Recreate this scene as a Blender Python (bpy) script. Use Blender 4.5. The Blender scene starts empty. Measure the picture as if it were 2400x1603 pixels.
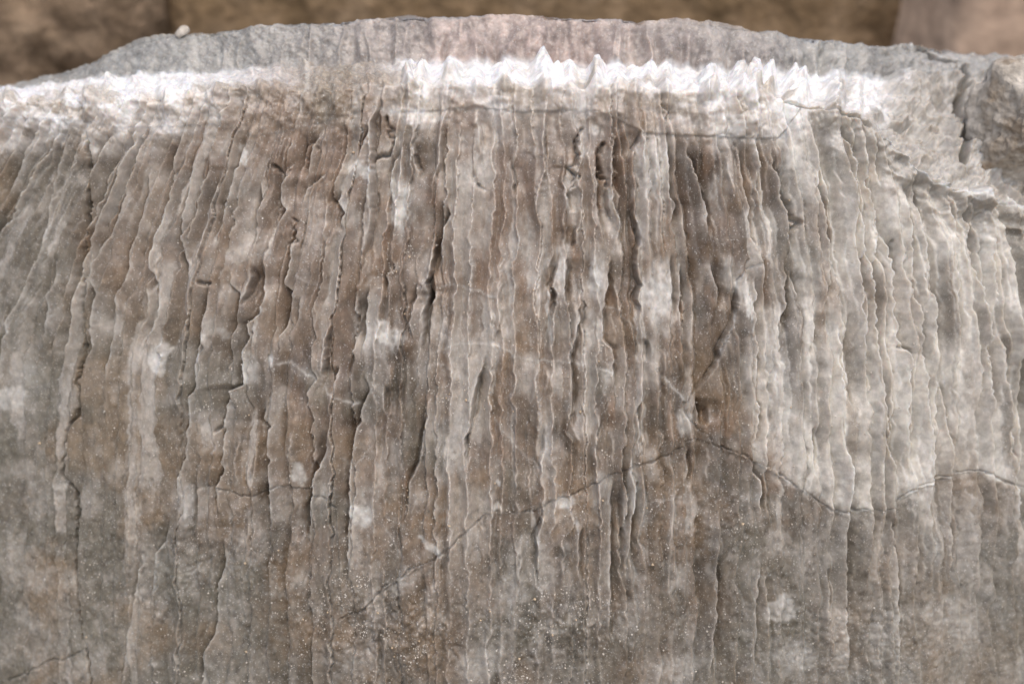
import bpy, math, random
import numpy as np

random.seed(7)
rng = np.random.default_rng(7)
scene = bpy.context.scene
col = scene.collection

# ------------------------------------------------------------------ camera
PITCH, DIST, LENS = math.radians(22.0), 0.68, 40.0
CAM = np.array([0.0, -DIST * math.cos(PITCH), DIST * math.sin(PITCH)])
cam_data = bpy.data.cameras.new("camera")
cam_data.lens = LENS
cam_data.sensor_width = 36.0
cam_data.clip_start = 0.02
cam_data.clip_end = 200.0
cam_data.dof.use_dof = True
cam_data.dof.focus_distance = 0.682
cam_data.dof.aperture_fstop = 3.4
cam = bpy.data.objects.new("camera", cam_data)
cam.location = CAM
cam.rotation_euler = (math.pi / 2 - PITCH, 0, 0)
col.objects.link(cam)
scene.camera = cam

# ------------------------------------------------------------------ sky, sun, exposure
SUN_EL, SUN_ROT = math.radians(60), math.radians(165)
world = bpy.data.worlds.new("World")
scene.world = world
world.use_nodes = True
wn = world.node_tree.nodes
sky = wn.new("ShaderNodeTexSky")
sky.sky_type = 'NISHITA'
sky.sun_disc = False
sky.sun_elevation = SUN_EL
sky.sun_rotation = SUN_ROT
sky.dust_density = 4.0
sky.ozone_density = 1.0
bg = wn["Background"]
bg.inputs[1].default_value = 0.14
world.node_tree.links.new(sky.outputs[0], bg.inputs[0])
sun_data = bpy.data.lights.new("sun", 'SUN')
sun_data.energy = 1.3
sun_data.angle = math.radians(70)
sun_data.color = (1.0, 0.93, 0.84)
sun = bpy.data.objects.new("sun", sun_data)
# the veiled sun stands high, a little in front of the block
sun.rotation_euler = (-(math.pi / 2 - SUN_EL), 0, -SUN_ROT)
sun.location = (0, 1, 3)
col.objects.link(sun)
scene.view_settings.view_transform = 'Standard'
scene.view_settings.look = 'None'
scene.view_settings.exposure = 0.13
scene.view_settings.gamma = 1.0
scene.render.engine = 'CYCLES'
scene.cycles.use_denoising = True
scene.cycles.max_bounces = 6
scene.cycles.diffuse_bounces = 4

# ------------------------------------------------------------------ numpy helpers
def hash2(ix, iy, seed):
    h = (ix.astype(np.int64) * 374761393 + iy.astype(np.int64) * 668265263 + seed * 1442695041) & 0x7fffffff
    h = ((h ^ (h >> 13)) * 1274126177) & 0x7fffffff
    h = (h ^ (h >> 16)) & 0xffff
    return h.astype(np.float32) / 32767.5 - 1.0

def noise2(x, y, seed=0):
    x0 = np.floor(x); y0 = np.floor(y)
    fx = (x - x0).astype(np.float32); fy = (y - y0).astype(np.float32)
    fx = fx * fx * fx * (fx * (fx * 6 - 15) + 10); fy = fy * fy * fy * (fy * (fy * 6 - 15) + 10)
    x0 = x0.astype(np.int64); y0 = y0.astype(np.int64)
    a = hash2(x0, y0, seed); b = hash2(x0 + 1, y0, seed)
    c = hash2(x0, y0 + 1, seed); d = hash2(x0 + 1, y0 + 1, seed)
    return (a + (b - a) * fx) * (1 - fy) + (c + (d - c) * fx) * fy

def fbm2(x, y, octaves=4, seed=0, gain=0.5):
    out = 0; amp = 1.0; tot = 0
    for i in range(octaves):
        out = out + amp * noise2(x * 2 ** i + 17.3 * i, y * 2 ** i + 5.1 * i, seed + i)
        tot += amp; amp *= gain
    return out / tot

def sstep(a, b, x):
    t = np.clip((x - a) / (b - a), 0, 1)
    return t * t * (3 - 2 * t)

def project(P):
    """photo coordinates (2400 x 1603) of world points"""
    F = 2400 * LENS / 36.0
    d = P - CAM
    fy, fz = math.cos(PITCH), -math.sin(PITCH)
    uy, uz = math.sin(PITCH), math.cos(PITCH)
    dep = d[..., 1] * fy + d[..., 2] * fz
    up = d[..., 1] * uy + d[..., 2] * uz
    return 1200 + F * d[..., 0] / dep, 801.5 - F * up / dep

def ray(px, py):
    F = 2400 * LENS / 36.0
    a = (np.asarray(px, float) - 1200) / F; b = (801.5 - np.asarray(py, float)) / F
    fy, fz = math.cos(PITCH), -math.sin(PITCH)
    uy, uz = math.sin(PITCH), math.cos(PITCH)
    return a, fy + b * uy, fz + b * uz

# ------------------------------------------------------------------ what the photograph shows, traced in its own pixels
# erosion edges: (kind, depth mm, points).  kind R: the stone steps back to the right of the edge, L: to the left,
# C: a standing rib, G: a furrow
EDGES = [
 ('L',3,[(69,269),(33,322),(28,353)]),
 ('L',4.5,[(115,270),(87,302),(61,343),(38,394),(20,437),(5,463),(8,483)]),
 ('L',4,[(150,284),(102,363),(64,422),(51,455),(26,514),(0,539),(-30,600)]),
 ('L',5,[(176,297),(145,353),(128,404),(110,468),(99,532),(94,583),(84,620),(61,676),(51,710),(28,753),(34,779),(20,799),(8,863),(3,939)]),
 ('L',4,[(199,292),(179,348),(156,409),(143,455),(122,516),(102,562),(97,598)]),
 ('L',3,[(140,590),(128,650),(112,697),(117,717),(108,760),(95,830)]),
 ('L',4.5,[(270,307),(230,363),(199,422),(206,440)]),
 ('L',4,[(301,327),(268,384),(247,424),(235,468),(224,481),(222,510),(217,539),(205,570)]),
 ('L',4,[(340,295),(306,343),(270,417),(255,450),(237,506),(217,557),(207,600),(195,640)]),
 ('L',4.5,[(362,284),(329,350),(316,394),(293,442),(286,481),(255,552),(240,578),(222,610),(207,650),(219,676),(219,733),(212,817),(201,855),(196,905)]),
 ('L',4.5,[(385,386),(352,399),(344,442),(332,506),(311,557),(298,598),(303,625),(293,659),(273,684),(270,763),(255,830),(245,855),(238,930)]),
 ('L',5,[(436,294),(415,358),(402,420),(398,468),(367,557),(355,598),(357,628),(370,666),(375,697),(367,743),(350,784),(344,809),(342,860)]),
 ('L',4,[(466,350),(451,391),(438,455),(428,506),(423,534),(430,560),(438,615),(443,651),(433,717),(440,743),(415,812),(408,860)]),
 ('L',4,[(502,345),(487,402),(464,460),(456,506),(445,560),(440,600)]),
 ('L',4,[(522,394),(502,450),(489,493),(484,532),(470,580),(465,620),(464,646)]),
 ('L',6,[(490,664),(489,722),(471,773),(464,842),(459,875),(464,901),(448,927),(447,962),(448,998),(443,1013),(441,1069),(423,1107),(415,1179),(408,1209)]),
 ('L',3.5,[(408,1209),(388,1268),(367,1295),(360,1372),(355,1440)]),
 ('L',3,[(336,1261),(332,1320),(319,1372),(305,1458),(291,1545),(285,1640)]),
 ('L',5,[(600,300),(584,327),(568,366),(566,389),(553,399),(548,430),(539,465),(528,480),(533,501),(515,540),(505,600)]),
 ('L',4,[(620,414),(609,445),(604,530),(597,600)]),
 ('L',4,[(538,620),(543,651),(540,666),(561,687),(556,720),(545,790),(540,850),(520,905)]),
 ('R',4,[(586,620),(589,651),(579,684),(558,720)]),
 ('L',7,[(622,600),(622,636),(619,697),(612,733),(581,758),(584,791),(568,824),(573,855),(571,875),(576,901),(545,914),(533,949),(533,998),(533,1013),(525,1046),(528,1064),(522,1082),(525,1102),(510,1138),(510,1199),(517,1224)]),
 ('L',4,[(530,1245),(528,1293),(522,1339),(514,1365),(512,1434),(506,1482),(481,1527),(478,1600),(470,1680)]),
 ('L',6,[(696,373),(678,394),(663,435),(655,465),(670,493),(645,534),(640,580)]),
 ('L',5.5,[(701,503),(683,527),(695,545),(685,570),(681,605),(676,638),(670,669),(688,684),(688,715),(678,743),(663,784),(658,824),(650,853)]),
 ('L',5.5,[(622,926),(626,957),(618,985),(635,1000),(630,1056),(640,1074),(635,1097),(637,1138),(637,1194),(633,1224),(630,1290)]),
 ('C',3,[(777,748),(762,799),(760,845),(755,880),(750,905)]),
 ('R',5.5,[(777,748),(764,799),(762,845),(757,880),(752,905)]),
 ('L',5,[(793,855),(790,906),(780,927)]),
 ('L',6.5,[(790,940),(777,1000),(765,1038),(757,1077),(732,1122),(729,1158),(727,1194),(725,1240),(722,1300)]),
 ('R',3,[(738,1010),(742,1070),(722,1105),(716,1150)]),
 ('C',2.5,[(565,1010),(560,1060),(556,1110),(553,1150)]),
 ('C',2.5,[(600,1000),(601,1070),(597,1120),(590,1165)]),
 ('C',2.5,[(585,1190),(580,1240),(578,1290)]),
 ('C',2,[(690,1010),(688,1060),(684,1100)]),
 ('L',3,[(706,690),(702,730),(690,790)]),
 ('C',2,[(748,690),(745,740),(742,790)]),
 ('L',4,[(757,300),(735,340),(728,366),(720,400),(716,430)]),
 ('L',4,[(765,405),(740,425),(716,440),(705,480)]),
 ('C',3,[(766,420),(763,470),(760,540),(762,600)]),
 ('L',6,[(800,440),(795,470),(812,500),(800,520),(806,545)]),
 ('C',4,[(892,195),(885,225),(884,246),(871,287),(869,328),(868,379),(868,455),(868,506),(864,552)]),
 ('R',5.5,[(889,225),(888,246),(874,287),(872,328),(871,379),(871,455),(871,506),(866,552),(850,600),(849,646)]),
 ('L',6,[(874,290),(861,325),(848,353),(836,384),(812,409)]),
 ('C',3,[(975,215),(973,243),(968,284),(966,328),(966,368),(961,399),(955,440)]),
 ('R',5,[(972,330),(970,368),(981,399),(982,424)]),
 ('L',4.5,[(945,340),(928,379),(920,430),(915,481),(917,506)]),
 ('C',2,[(962,430),(960,480),(950,520)]),
 ('C',4,[(1063,205),(1055,233),(1045,266),(1040,292),(1032,343),(1032,384),(1019,417),(1017,432),(1012,470),(1010,500)]),
 ('R',3,[(1040,292),(1033,343),(1033,384),(1022,417),(1019,445)]),
 ('L',8,[(1045,470),(1055,503),(1040,534),(1035,557),(1031,593),(1033,605),(1027,626),(1024,650)]),
 ('R',7,[(1017,532),(1017,575),(1012,593),(1009,633),(1002,654),(995,664),(1002,687),(996,720),(991,733),(993,763),(989,799),(984,830)]),
 ('L',5,[(1016,680),(1018,700),(1004,722)]),
 ('L',5,[(984,646),(976,677),(968,722),(963,758),(968,776),(976,812)]),
 ('L',6,[(869,669),(861,720),(854,753),(856,784),(848,812),(846,845)]),
 ('R',4,[(836,690),(836,720),(830,770),(822,820)]),
 ('L',4.5,[(861,865),(861,896),(866,911),(856,939),(845,975),(830,1043),(820,1102),(818,1153),(818,1230),(815,1306),(815,1400)]),
 ('G',3,[(803,900),(806,872),(815,860)]),
 ('R',3.5,[(903,975),(900,930),(897,900)][::-1]),
 ('L',4,[(920,600),(924,633),(907,646),(912,661),(907,682),(915,697)]),
 ('L',5.5,[(999,919),(1002,939),(1004,978),(998,1000),(994,1015),(989,1046),(979,1097),(961,1128),(958,1163),(953,1204),(943,1242)]),
 ('R',6,[(1139,822),(1129,863),(1119,888),(1111,919),(1104,962),(1101,998),(1093,1020),(1088,1060),(1085,1110)]),
 ('C',2.5,[(1044,745),(1046,790),(1042,817)]),
 ('R',3,[(1182,640),(1170,690),(1172,740),(1160,800),(1178,830)]),
 ('C',2.5,[(1120,255),(1124,300),(1126,340),(1122,370),(1112,395)]),
 ('R',4,[(1120,255),(1125,300),(1128,340),(1124,365)]),
 ('C',3,[(1178,230),(1176,262),(1180,300),(1178,340),(1170,370)]),
 ('R',4,[(1190,360),(1195,395),(1203,430),(1200,470)]),
 ('G',4,[(1112,395),(1108,415),(1130,440),(1150,452)]),
 ('C',4,[(1284,228),(1276,264),(1271,328),(1276,399),(1264,440),(1261,455),(1258,500),(1272,540),(1282,570)]),
 ('R',3,[(1286,240),(1279,264),(1274,328),(1279,399),(1266,440)]),
 ('C',2,[(1237,340),(1238,360)]),
 ('C',3,[(1342,205),(1340,246)]),
 ('C',3.5,[(1322,328),(1322,384),(1315,424),(1325,445),(1327,475),(1320,520),(1325,560),(1316,600)]),
 ('R',3.5,[(1325,440),(1329,475),(1332,500)]),
 ('L',5,[(1363,302),(1350,328),(1353,350),(1361,363),(1356,386),(1338,394),(1356,412),(1340,442),(1360,450)]),
 ('C',3,[(1361,417),(1363,450),(1363,506),(1363,524),(1350,544),(1352,565),(1357,600)]),
 ('L',4,[(1363,524),(1350,544),(1350,565),(1340,590)]),
 ('R',6,[(1394,340),(1396,379),(1397,417),(1400,455),(1405,493),(1406,519),(1415,560),(1420,590)]),
 ('C',3,[(1416,225),(1424,254),(1428,280)]),
 ('C',4,[(1440,292),(1437,335),(1432,373),(1432,417),(1435,468),(1445,501),(1453,519),(1453,532),(1445,557),(1445,593)]),
 ('R',5,[(1442,292),(1439,335),(1434,373),(1434,417),(1437,468),(1447,501),(1455,519),(1456,532),(1448,557),(1447,600)]),
 ('L',4,[(1422,430),(1426,450),(1424,480),(1440,530)]),
 ('C',4,[(1511,245),(1511,292),(1509,328),(1506,373),(1506,430)]),
 ('L',5,[(1507,300),(1504,322),(1488,345),(1473,379)]),
 ('R',5.5,[(1555,310),(1565,343),(1563,379),(1568,419),(1568,455),(1580,478),(1580,496),(1572,532),(1575,560)]),
 ('C',2,[(1530,340),(1534,400),(1537,460)]),
 ('L',5,[(1495,455),(1491,475),(1486,498),(1495,530),(1500,560),(1490,605),(1488,625),(1491,651),(1503,669),(1488,702),(1501,717),(1498,753),(1503,776)]),
 ('R',4,[(1539,238),(1565,264),(1557,294)]),
 ('R',5,[(1325,600),(1328,636),(1325,676),(1328,720)]),
 ('L',4.5,[(1325,580),(1310,613),(1294,671),(1304,690),(1299,743),(1287,791),(1287,814),(1290,840)]),
 ('C',2.5,[(1270,620),(1268,680),(1260,740),(1255,800)]),
 ('R',5.5,[(1363,684),(1353,728),(1356,751),(1348,794),(1338,830),(1335,855),(1340,881),(1340,932),(1338,970),(1342,1020)]),
 ('R',7,[(1432,590),(1426,664),(1420,702),(1408,735),(1413,779),(1419,804),(1432,817),(1435,855),(1437,893),(1440,950)]),
 ('C',3,[(1440,638),(1445,682),(1450,722),(1455,753)]),
 ('R',4.5,[(1570,590),(1571,625),(1575,702),(1572,758)]),
 ('R',4.5,[(1598,600),(1592,615),(1598,646),(1593,715),(1593,753),(1598,800)]),
 ('C',2.5,[(1552,817),(1555,868),(1558,885)]),
 ('L',3.5,[(1510,790),(1524,815),(1526,850)]),
 ('R',6,[(1504,881),(1501,927),(1493,972),(1498,998),(1501,1013),(1493,1038),(1498,1061),(1493,1087)]),
 ('C',2.5,[(1256,845),(1252,906),(1248,960)]),
 ('C',2.5,[(1279,858),(1284,881),(1274,932)]),
 ('L',3.5,[(1278,990),(1274,1051),(1265,1100),(1268,1143)]),
 ('L',4.5,[(1261,1163),(1274,1196),(1266,1237),(1257,1258),(1261,1281),(1259,1327),(1262,1380)]),
 ('C',2.5,[(1317,1235),(1320,1332),(1318,1390)]),
 ('R',3.5,[(1363,1217),(1355,1265),(1359,1306),(1354,1332),(1368,1398)]),
 ('R',5,[(1435,1115),(1437,1166),(1432,1230),(1432,1306),(1432,1357),(1432,1450),(1425,1520)]),
 ('R',4.5,[(1493,1097),(1491,1153),(1481,1217),(1478,1281),(1468,1319),(1466,1380)]),
 ('L',4.5,[(1460,1130),(1458,1179),(1463,1230),(1465,1255),(1462,1310)]),
 ('C',1.5,[(1572,1066),(1583,1166),(1572,1230),(1567,1281),(1565,1383),(1590,1450)]),
 ('C',2.5,[(1241,1085),(1241,1191)]),
 ('C',2,[(1208,1100),(1210,1150)]),
 ('C',2.5,[(1223,1260),(1221,1320),(1214,1400)]),
 ('R',4,[(1405,1100),(1395,1060),(1400,1010),(1405,960)][::-1]),
 ('C',2,[(1434,1000),(1433,1060),(1435,1110)]),
 ('R',5.5,[(1608,330),(1612,360),(1628,417),(1641,450),(1659,496),(1661,552),(1664,583)]),
 ('C',3,[(1697,350),(1705,400),(1718,460),(1716,500)]),
 ('R',5,[(1720,325),(1728,353),(1738,412),(1743,450),(1758,486),(1751,511),(1763,557),(1776,583),(1780,610)]),
 ('C',3,[(1768,322),(1776,379),(1773,442),(1784,493),(1791,532)]),
 ('R',3,[(1770,322),(1778,379),(1776,442),(1786,493),(1794,540)]),
 ('R',5,[(1804,333),(1809,391),(1824,424),(1827,463),(1840,493),(1847,544),(1850,583),(1838,615)]),
 ('R',6,[(1865,248),(1895,262),(1908,300),(1912,328),(1917,379),(1917,417),(1912,437),(1928,481),(1928,506),(1935,557),(1938,598),(1942,626),(1944,666),(1934,684),(1947,722)]),
 ('R',5.5,[(1965,256),(1983,322),(1998,358),(2005,400),(2010,480),(2020,530),(2020,590),(2012,641),(2020,694),(2018,715),(2023,758),(2026,830),(2033,893),(2034,960)]),
 ('R',6,[(2010,269),(2031,315),(2034,379),(2034,424),(2046,450),(2048,475),(2060,520),(2062,560),(2050,620),(2048,664),(2054,740),(2061,779),(2061,840),(2068,880),(2070,930),(2077,970),(2080,1040),(2095,1100),(2099,1147)]),
 ('R',4,[(2051,302),(2061,353),(2064,404),(2074,442)]),
 ('R',5.5,[(2135,394),(2140,430),(2132,455),(2133,506),(2138,544),(2143,600),(2143,656),(2153,702),(2163,740),(2171,804),(2176,868),(2179,932),(2184,1000),(2189,1060),(2189,1180),(2189,1302)]),
 ('R',6,[(2066,532),(2082,567),(2088,585),(2092,600),(2095,631),(2092,656),(2099,674),(2094,689),(2102,710),(2097,733),(2106,753),(2107,791),(2117,814),(2136,830),(2140,850),(2133,881),(2133,932),(2130,983),(2131,1060),(2137,1129)]),
 ('R',5.5,[(2158,404),(2166,455),(2166,493),(2176,570),(2176,633),(2179,677),(2191,697),(2196,738),(2193,779),(2199,819),(2193,860)]),
 ('R',4.5,[(2230,435),(2247,506),(2252,557),(2247,600),(2253,677),(2256,763),(2254,850)]),
 ('R',5,[(2268,450),(2281,519),(2284,583),(2286,610),(2298,651),(2314,753),(2315,840),(2320,930),(2324,1000)]),
 ('R',4.5,[(2320,470),(2332,540),(2332,638),(2344,689),(2342,728)]),
 ('R',5.5,[(2332,768),(2357,804),(2361,850),(2363,919),(2368,983),(2376,1060),(2383,1147),(2379,1302)]),
 ('R',5,[(2205,880),(2217,919),(2227,993),(2237,1060),(2237,1233),(2234,1372)]),
 ('R',4,[(1900,990),(1905,1060),(1910,1120)]),
 ('C',3,[(1984,1060),(1984,1198)]),
 ('R',5,[(1978,998),(1986,1060),(1985,1198),(1989,1268),(1987,1372),(1984,1462),(1995,1520),(1995,1620)]),
 ('R',5,[(2085,1200),(2099,1268),(2111,1337),(2107,1441),(2104,1620)]),
 ('C',2,[(2135,1160),(2140,1233),(2136,1290)]),
 ('L',5.5,[(1730,656),(1728,715),(1720,758),(1702,789),(1682,842),(1651,893),(1628,924),(1600,950)]),
 ('R',4.5,[(1661,605),(1664,633),(1677,664),(1687,694),(1679,733)]),
 ('R',5.5,[(1768,638),(1771,689),(1768,779),(1776,830),(1773,868),(1773,919),(1780,960),(1778,1010),(1766,1071)]),
 ('R',4.5,[(1763,1077),(1764,1102),(1781,1128),(1783,1180),(1778,1220)]),
 ('R',3,[(1783,1290),(1782,1340),(1775,1378),(1770,1424),(1773,1476),(1766,1545),(1768,1620)]),
 ('R',4,[(1683,1270),(1683,1389),(1676,1458),(1669,1545),(1660,1620)]),
 ('R',4,[(1835,600),(1843,651),(1842,710),(1832,753),(1835,796)]),
 ('L',3,[(1822,830),(1814,893),(1814,957),(1812,1020)]),
 ('R',3.5,[(1855,638),(1868,689),(1872,720)]),
 ('R',4,[(1901,728),(1906,763),(1903,799),(1890,840)]),
 ('R',4,[(1962,753),(1967,817),(1970,881),(1975,944),(1978,998)]),
 ('R',4,[(1990,715),(1988,779),(1980,830),(1978,868),(1990,919),(1998,980)]),
 ('C',2.5,[(1916,906),(1914,957),(1908,1030)]),
 ('C',2.5,[(1937,932),(1937,1030),(1925,1060)]),
 ('R',5,[(1628,929),(1638,970),(1638,998)]),
 ('L',4,[(1661,950),(1660,970),(1656,1000)]),
 ('R',3.5,[(1612,1040),(1613,1090),(1612,1150)]),
 ('C',2,[(1660,1050),(1655,1110),(1660,1150)]),
 ('R',3,[(1938,1320),(1942,1400),(1938,1470)]),
]
# open cracks: (half width px, depth mm, points)
CRACKS = [
 (3.2,9,[(202,320),(201,366),(201,404),(202,437),(201,468),(195,530),(190,560),(186,619),(186,697),(187,786),(191,837),(177,888),(186,939),(181,970),(160,997),(148,1038),(149,1067),(145,1112),(180,1150),(182,1233),(178,1320),(185,1406),(190,1476),(201,1534),(211,1603),(220,1680)]),
 (1.8,2.5,[(190,1526),(139,1550),(118,1547),(59,1579),(0,1600),(-60,1620)]),
 (1.6,1.9,[(1598,1048),(1570,1064),(1542,1079),(1516,1088),(1493,1091),(1437,1112),(1399,1128),(1376,1140),(1338,1161),(1302,1166),(1287,1176)]),
 (1.6,1.6,[(1250,1200),(1198,1200),(1157,1204),(1137,1207),(1114,1227),(1081,1255)]),
 (2,2.4,[(1081,1255),(1055,1283),(1042,1298),(1017,1311),(973,1329),(958,1334),(945,1352),(922,1357),(894,1378),(887,1390),(845,1434),(800,1446)]),
 (1.8,3,[(1600,1041),(1631,1028)]),
 (1.6,1.9,[(1602,957),(1612,978),(1625,993),(1638,1008),(1646,1013),(1659,1020),(1671,1041),(1710,1056),(1761,1074),(1768,1084),(1812,1097),(1842,1117),(1865,1140),(1888,1148),(1911,1171),(1939,1191),(1960,1199),(1988,1195),(2009,1199),(2036,1195),(2081,1197),(2102,1178),(2119,1160),(2140,1152),(2171,1134),(2241,1117),(2275,1105),(2301,1101),(2341,1122),(2379,1136),(2440,1150)]),
 (2.2,2.5,[(1789,615),(1753,631),(1730,656),(1728,715),(1720,758),(1702,789),(1682,842),(1651,893),(1628,924),(1600,950)]),
 (1.6,.9,[(1560,316),(1600,317),(1623,320),(1638,317),(1659,322),(1689,317),(1715,312),(1722,322),(1743,325),(1761,324),(1773,320),(1799,326),(1824,326),(1845,302),(1865,274),(1878,254)]),
 (3,4,[(1835,213),(1845,238),(1868,245),(1893,248),(1921,245),(1952,252),(1975,264),(1998,269),(2023,279),(2048,289),(2069,302),(2089,310)]),
 (1.8,1,[(1296,240),(1310,256),(1325,259),(1361,256),(1404,261)]),
 (1.5,1.4,[(448,1135),(464,1143),(510,1143),(543,1153),(563,1161),(589,1163),(617,1153),(645,1142),(676,1143),(716,1151),(737,1161),(770,1171),(788,1189)]),
 (4,5,[(905,274),(905,294),(922,305),(905,310),(907,322),(925,325),(920,343),(910,361),(889,363),(871,376)]),
 (4,4.5,[(1363,302),(1350,328),(1353,350),(1361,363)]),
 (3.5,4,[(1356,386),(1335,394),(1356,412),(1338,442)]),
 (4,5,[(1414,335),(1399,363),(1399,384),(1409,402),(1399,412),(1424,419),(1422,437)]),
 (4,4.5,[(1830,417),(1830,455),(1850,481),(1855,506),(1876,524),(1853,544)]),
 (3.5,4,[(720,337),(709,345),(708,360),(718,372)]),
 (3,3.5,[(744,348),(735,334),(720,335)]),
 (4.5,5,[(469,661),(480,664),(492,661)]),
 (4,5,[(500,1010),(508,1003),(528,1006)]),
 (4,5,[(617,985),(622,995),(634,1000)]),
 (3.5,4.5,[(2102,565),(2099,588),(2092,600)]),
 (3.5,4.5,[(2115,814),(2138,822),(2140,850)]),
 (3.5,4,[(640,390),(655,402),(668,415),(678,398)]),
 (3.5,4,[(683,512),(695,520),(690,540),(680,555),(694,565),(672,572),(668,590),(680,604)]),
 (3,5,[(2140,285),(2152,325),(2165,368),(2190,398),(2215,420)]),
 (3.5,5,[(2190,292),(2210,298),(2222,312)]),
 (2.5,3,[(2235,430),(2262,440)]),
 (7,34,[(2256,205),(2266,290),(2263,330),(2270,395)]),
 (9,16,[(2262,170),(2268,192)]),
 (5,9,[(2158,110),(2190,128),(2238,152)]),
 (1.6,.2,[(1361,256),(1404,261),(1460,300),(1500,300)]),
]
# pale mineral veins: (half width px, strength, points)
VEINS = [
 (2.2,.7,[(650,855),(683,847),(698,863),(732,883),(767,919),(783,929),(800,934),(826,947),(841,949)]),
 (1.6,.5,[(696,643),(716,661),(757,671),(775,680)]),
 (1.8,.55,[(1030,674),(1068,668),(1106,679),(1157,697)]),
 (2,.6,[(1042,817),(1065,809),(1109,806),(1137,809),(1175,812),(1200,828),(1225,845),(1290,845),(1335,847),(1400,865),(1435,873)]),
 (1.6,.5,[(1453,738),(1483,763),(1511,786)]),
 (2.2,.7,[(1555,881),(1570,904),(1590,921),(1602,937)]),
 (1.8,.45,[(1160,985),(1215,1050),(1265,1100),(1310,1140)]),
 (3,.6,[(1037,259),(1075,256),(1116,249)]),
 (1.8,.5,[(868,402),(892,401)]),
 (3,.5,[(998,866),(1015,858),(1040,853),(1060,868),(1068,890)]),
 (1.8,.4,[(2026,790),(2060,792),(2105,787)]),
 (1.8,.5,[(1912,882),(1970,877)]),
 (2.5,.6,[(1425,720),(1450,724)]),
 (1.5,.4,[(530,590),(545,615),(560,617),(610,595),(640,600)]),
 (1.5,.35,[(905,1240),(930,1280),(945,1310)]),
 (2.5,.5,[(1322,1180),(1336,1195),(1345,1225)]),
 (1.6,.4,[(1530,1180),(1600,1165)]),
 (1.6,.35,[(880,1030),(830,1100),(800,1072)]),
]
# bleached patches: x, y, radius x, radius y, turn (deg), strength
PATCH = [
 (368,843,22,42,-5,1.0),(28,930,40,26,0,.55),(60,880,40,60,0,.25),(700,1112,15,26,5,.8),(845,1210,30,22,0,.6),(850,1180,40,50,0,.25),
 (1010,1282,34,9,-42,.8),(1168,1188,10,15,10,1.0),(1169,1125,5,9,10,.9),(1393,648,14,40,4,.65),(1375,675,26,22,0,.35),(925,795,26,26,0,.55),(893,775,18,26,0,.6),
 (880,800,40,28,0,.4),(838,400,30,20,-25,.8),(968,270,70,18,-5,.85),(930,480,20,62,4,.55),(958,470,14,60,6,.4),(1545,700,36,62,0,.4),(1530,390,36,70,2,.45),
 (1752,702,12,42,8,.9),(1740,660,14,36,14,.45),(1412,1140,32,34,0,.45),(1482,1140,14,50,4,.55),(1322,1172,26,14,0,.7),(1830,1425,36,30,0,.55),
 (1590,1570,46,34,0,.45),(2240,1460,70,50,-20,.3),(1865,1540,50,40,0,.4),(100,1150,40,60,0,.2),(430,1165,22,50,5,.35),(440,1200,18,40,0,.25),(572,368,11,26,15,.9),
 (468,838,9,12,0,.7),(476,796,11,9,0,.55),(518,782,14,7,-25,.45),(633,838,9,16,0,.7),(582,868,18,34,10,.45),(205,330,14,44,5,.7),(232,335,24,40,25,.4),
 (480,250,52,34,-45,.9),(120,235,120,30,-8,.5),(1395,305,7,15,15,.7),(1372,355,18,16,0,.45),(1325,610,16,45,5,.4),(1275,600,12,30,15,.4),(1262,650,18,50,10,.25),
 (1290,745,5,50,10,.6),(1255,1240,6,40,8,.6),(1357,1225,3,18,5,.6),(1865,420,40,110,0,.3),(1080,430,40,55,0,.25),(1130,400,30,40,0,.35),(1660,640,20,30,0,.2),
 (1710,640,18,40,10,.5),(1985,500,20,50,0,.3),(985,1175,22,22,0,.35),(2005,1210,14,24,0,.4),(1195,1400,30,50,0,.25),(945,1360,36,26,30,.35),(1010,1390,14,30,-20,.3),
 (1130,1560,60,30,0,.25),(830,1560,40,40,0,.25),(1970,1480,40,80,5,.25),(2060,1490,24,20,0,.25),(1620,1500,14,60,0,.2),(1175,690,30,70,0,.2),(1218,560,40,60,0,.15),
 (932,470,20,80,4,.5),(1535,420,34,110,2,.35),(1545,690,36,80,0,.4),(1400,640,18,60,4,.4),(1240,590,22,80,4,.35),(1395,770,26,70,3,.3),(1310,640,12,60,6,.4),(1130,330,16,60,0,.3),(1700,420,22,70,-8,.35),(1660,480,18,60,-12,.3),(740,520,30,70,5,.3),(640,980,20,50,5,.2),(1500,1170,14,60,3,.4),(1290,1060,30,60,0,.25),(1425,880,14,18,0,.35),(1350,890,30,70,0,.15),(1830,860,60,60,0,.3),(1370,775,35,60,0,.18),(75,1500,60,60,0,.15),(1605,985,20,30,0,.6),
]
# ridges that run up over the crest, photo x at the crest line
TEETH = [-420,-370,-330,-270,-220,-160,-110,-60,-10,35,80,118,160,205,250,300,345,390,440,480,530,570,615,660,705,745,790,835,880,925,965,1004,1050,1096,1151,1178,1219,1267,1301,1348,1384,1440,1478,1509,1567,1600,1640,1680,1712,1743,1767,1815,1850,1885,1940,1975,2010,2060,2100,2140,2190,2240,2290,2340,2390,2440,2500,2560,2620,2700]

# ------------------------------------------------------------------ height and colour maps of the weathered face
RX0, RX1, RY0, RY1, RS = -520, 2940, -80, 2120, 2.0
gx = np.arange(RX0, RX1, RS, dtype=np.float32); gy = np.arange(RY0, RY1, RS, dtype=np.float32)
NX, NY = len(gx), len(gy)
GX, GY = np.meshgrid(gx, gy)
H = np.zeros((NY, NX), np.float32)       # mm along the outward normal
WHITE = np.zeros((NY, NX), np.float32)

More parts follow.
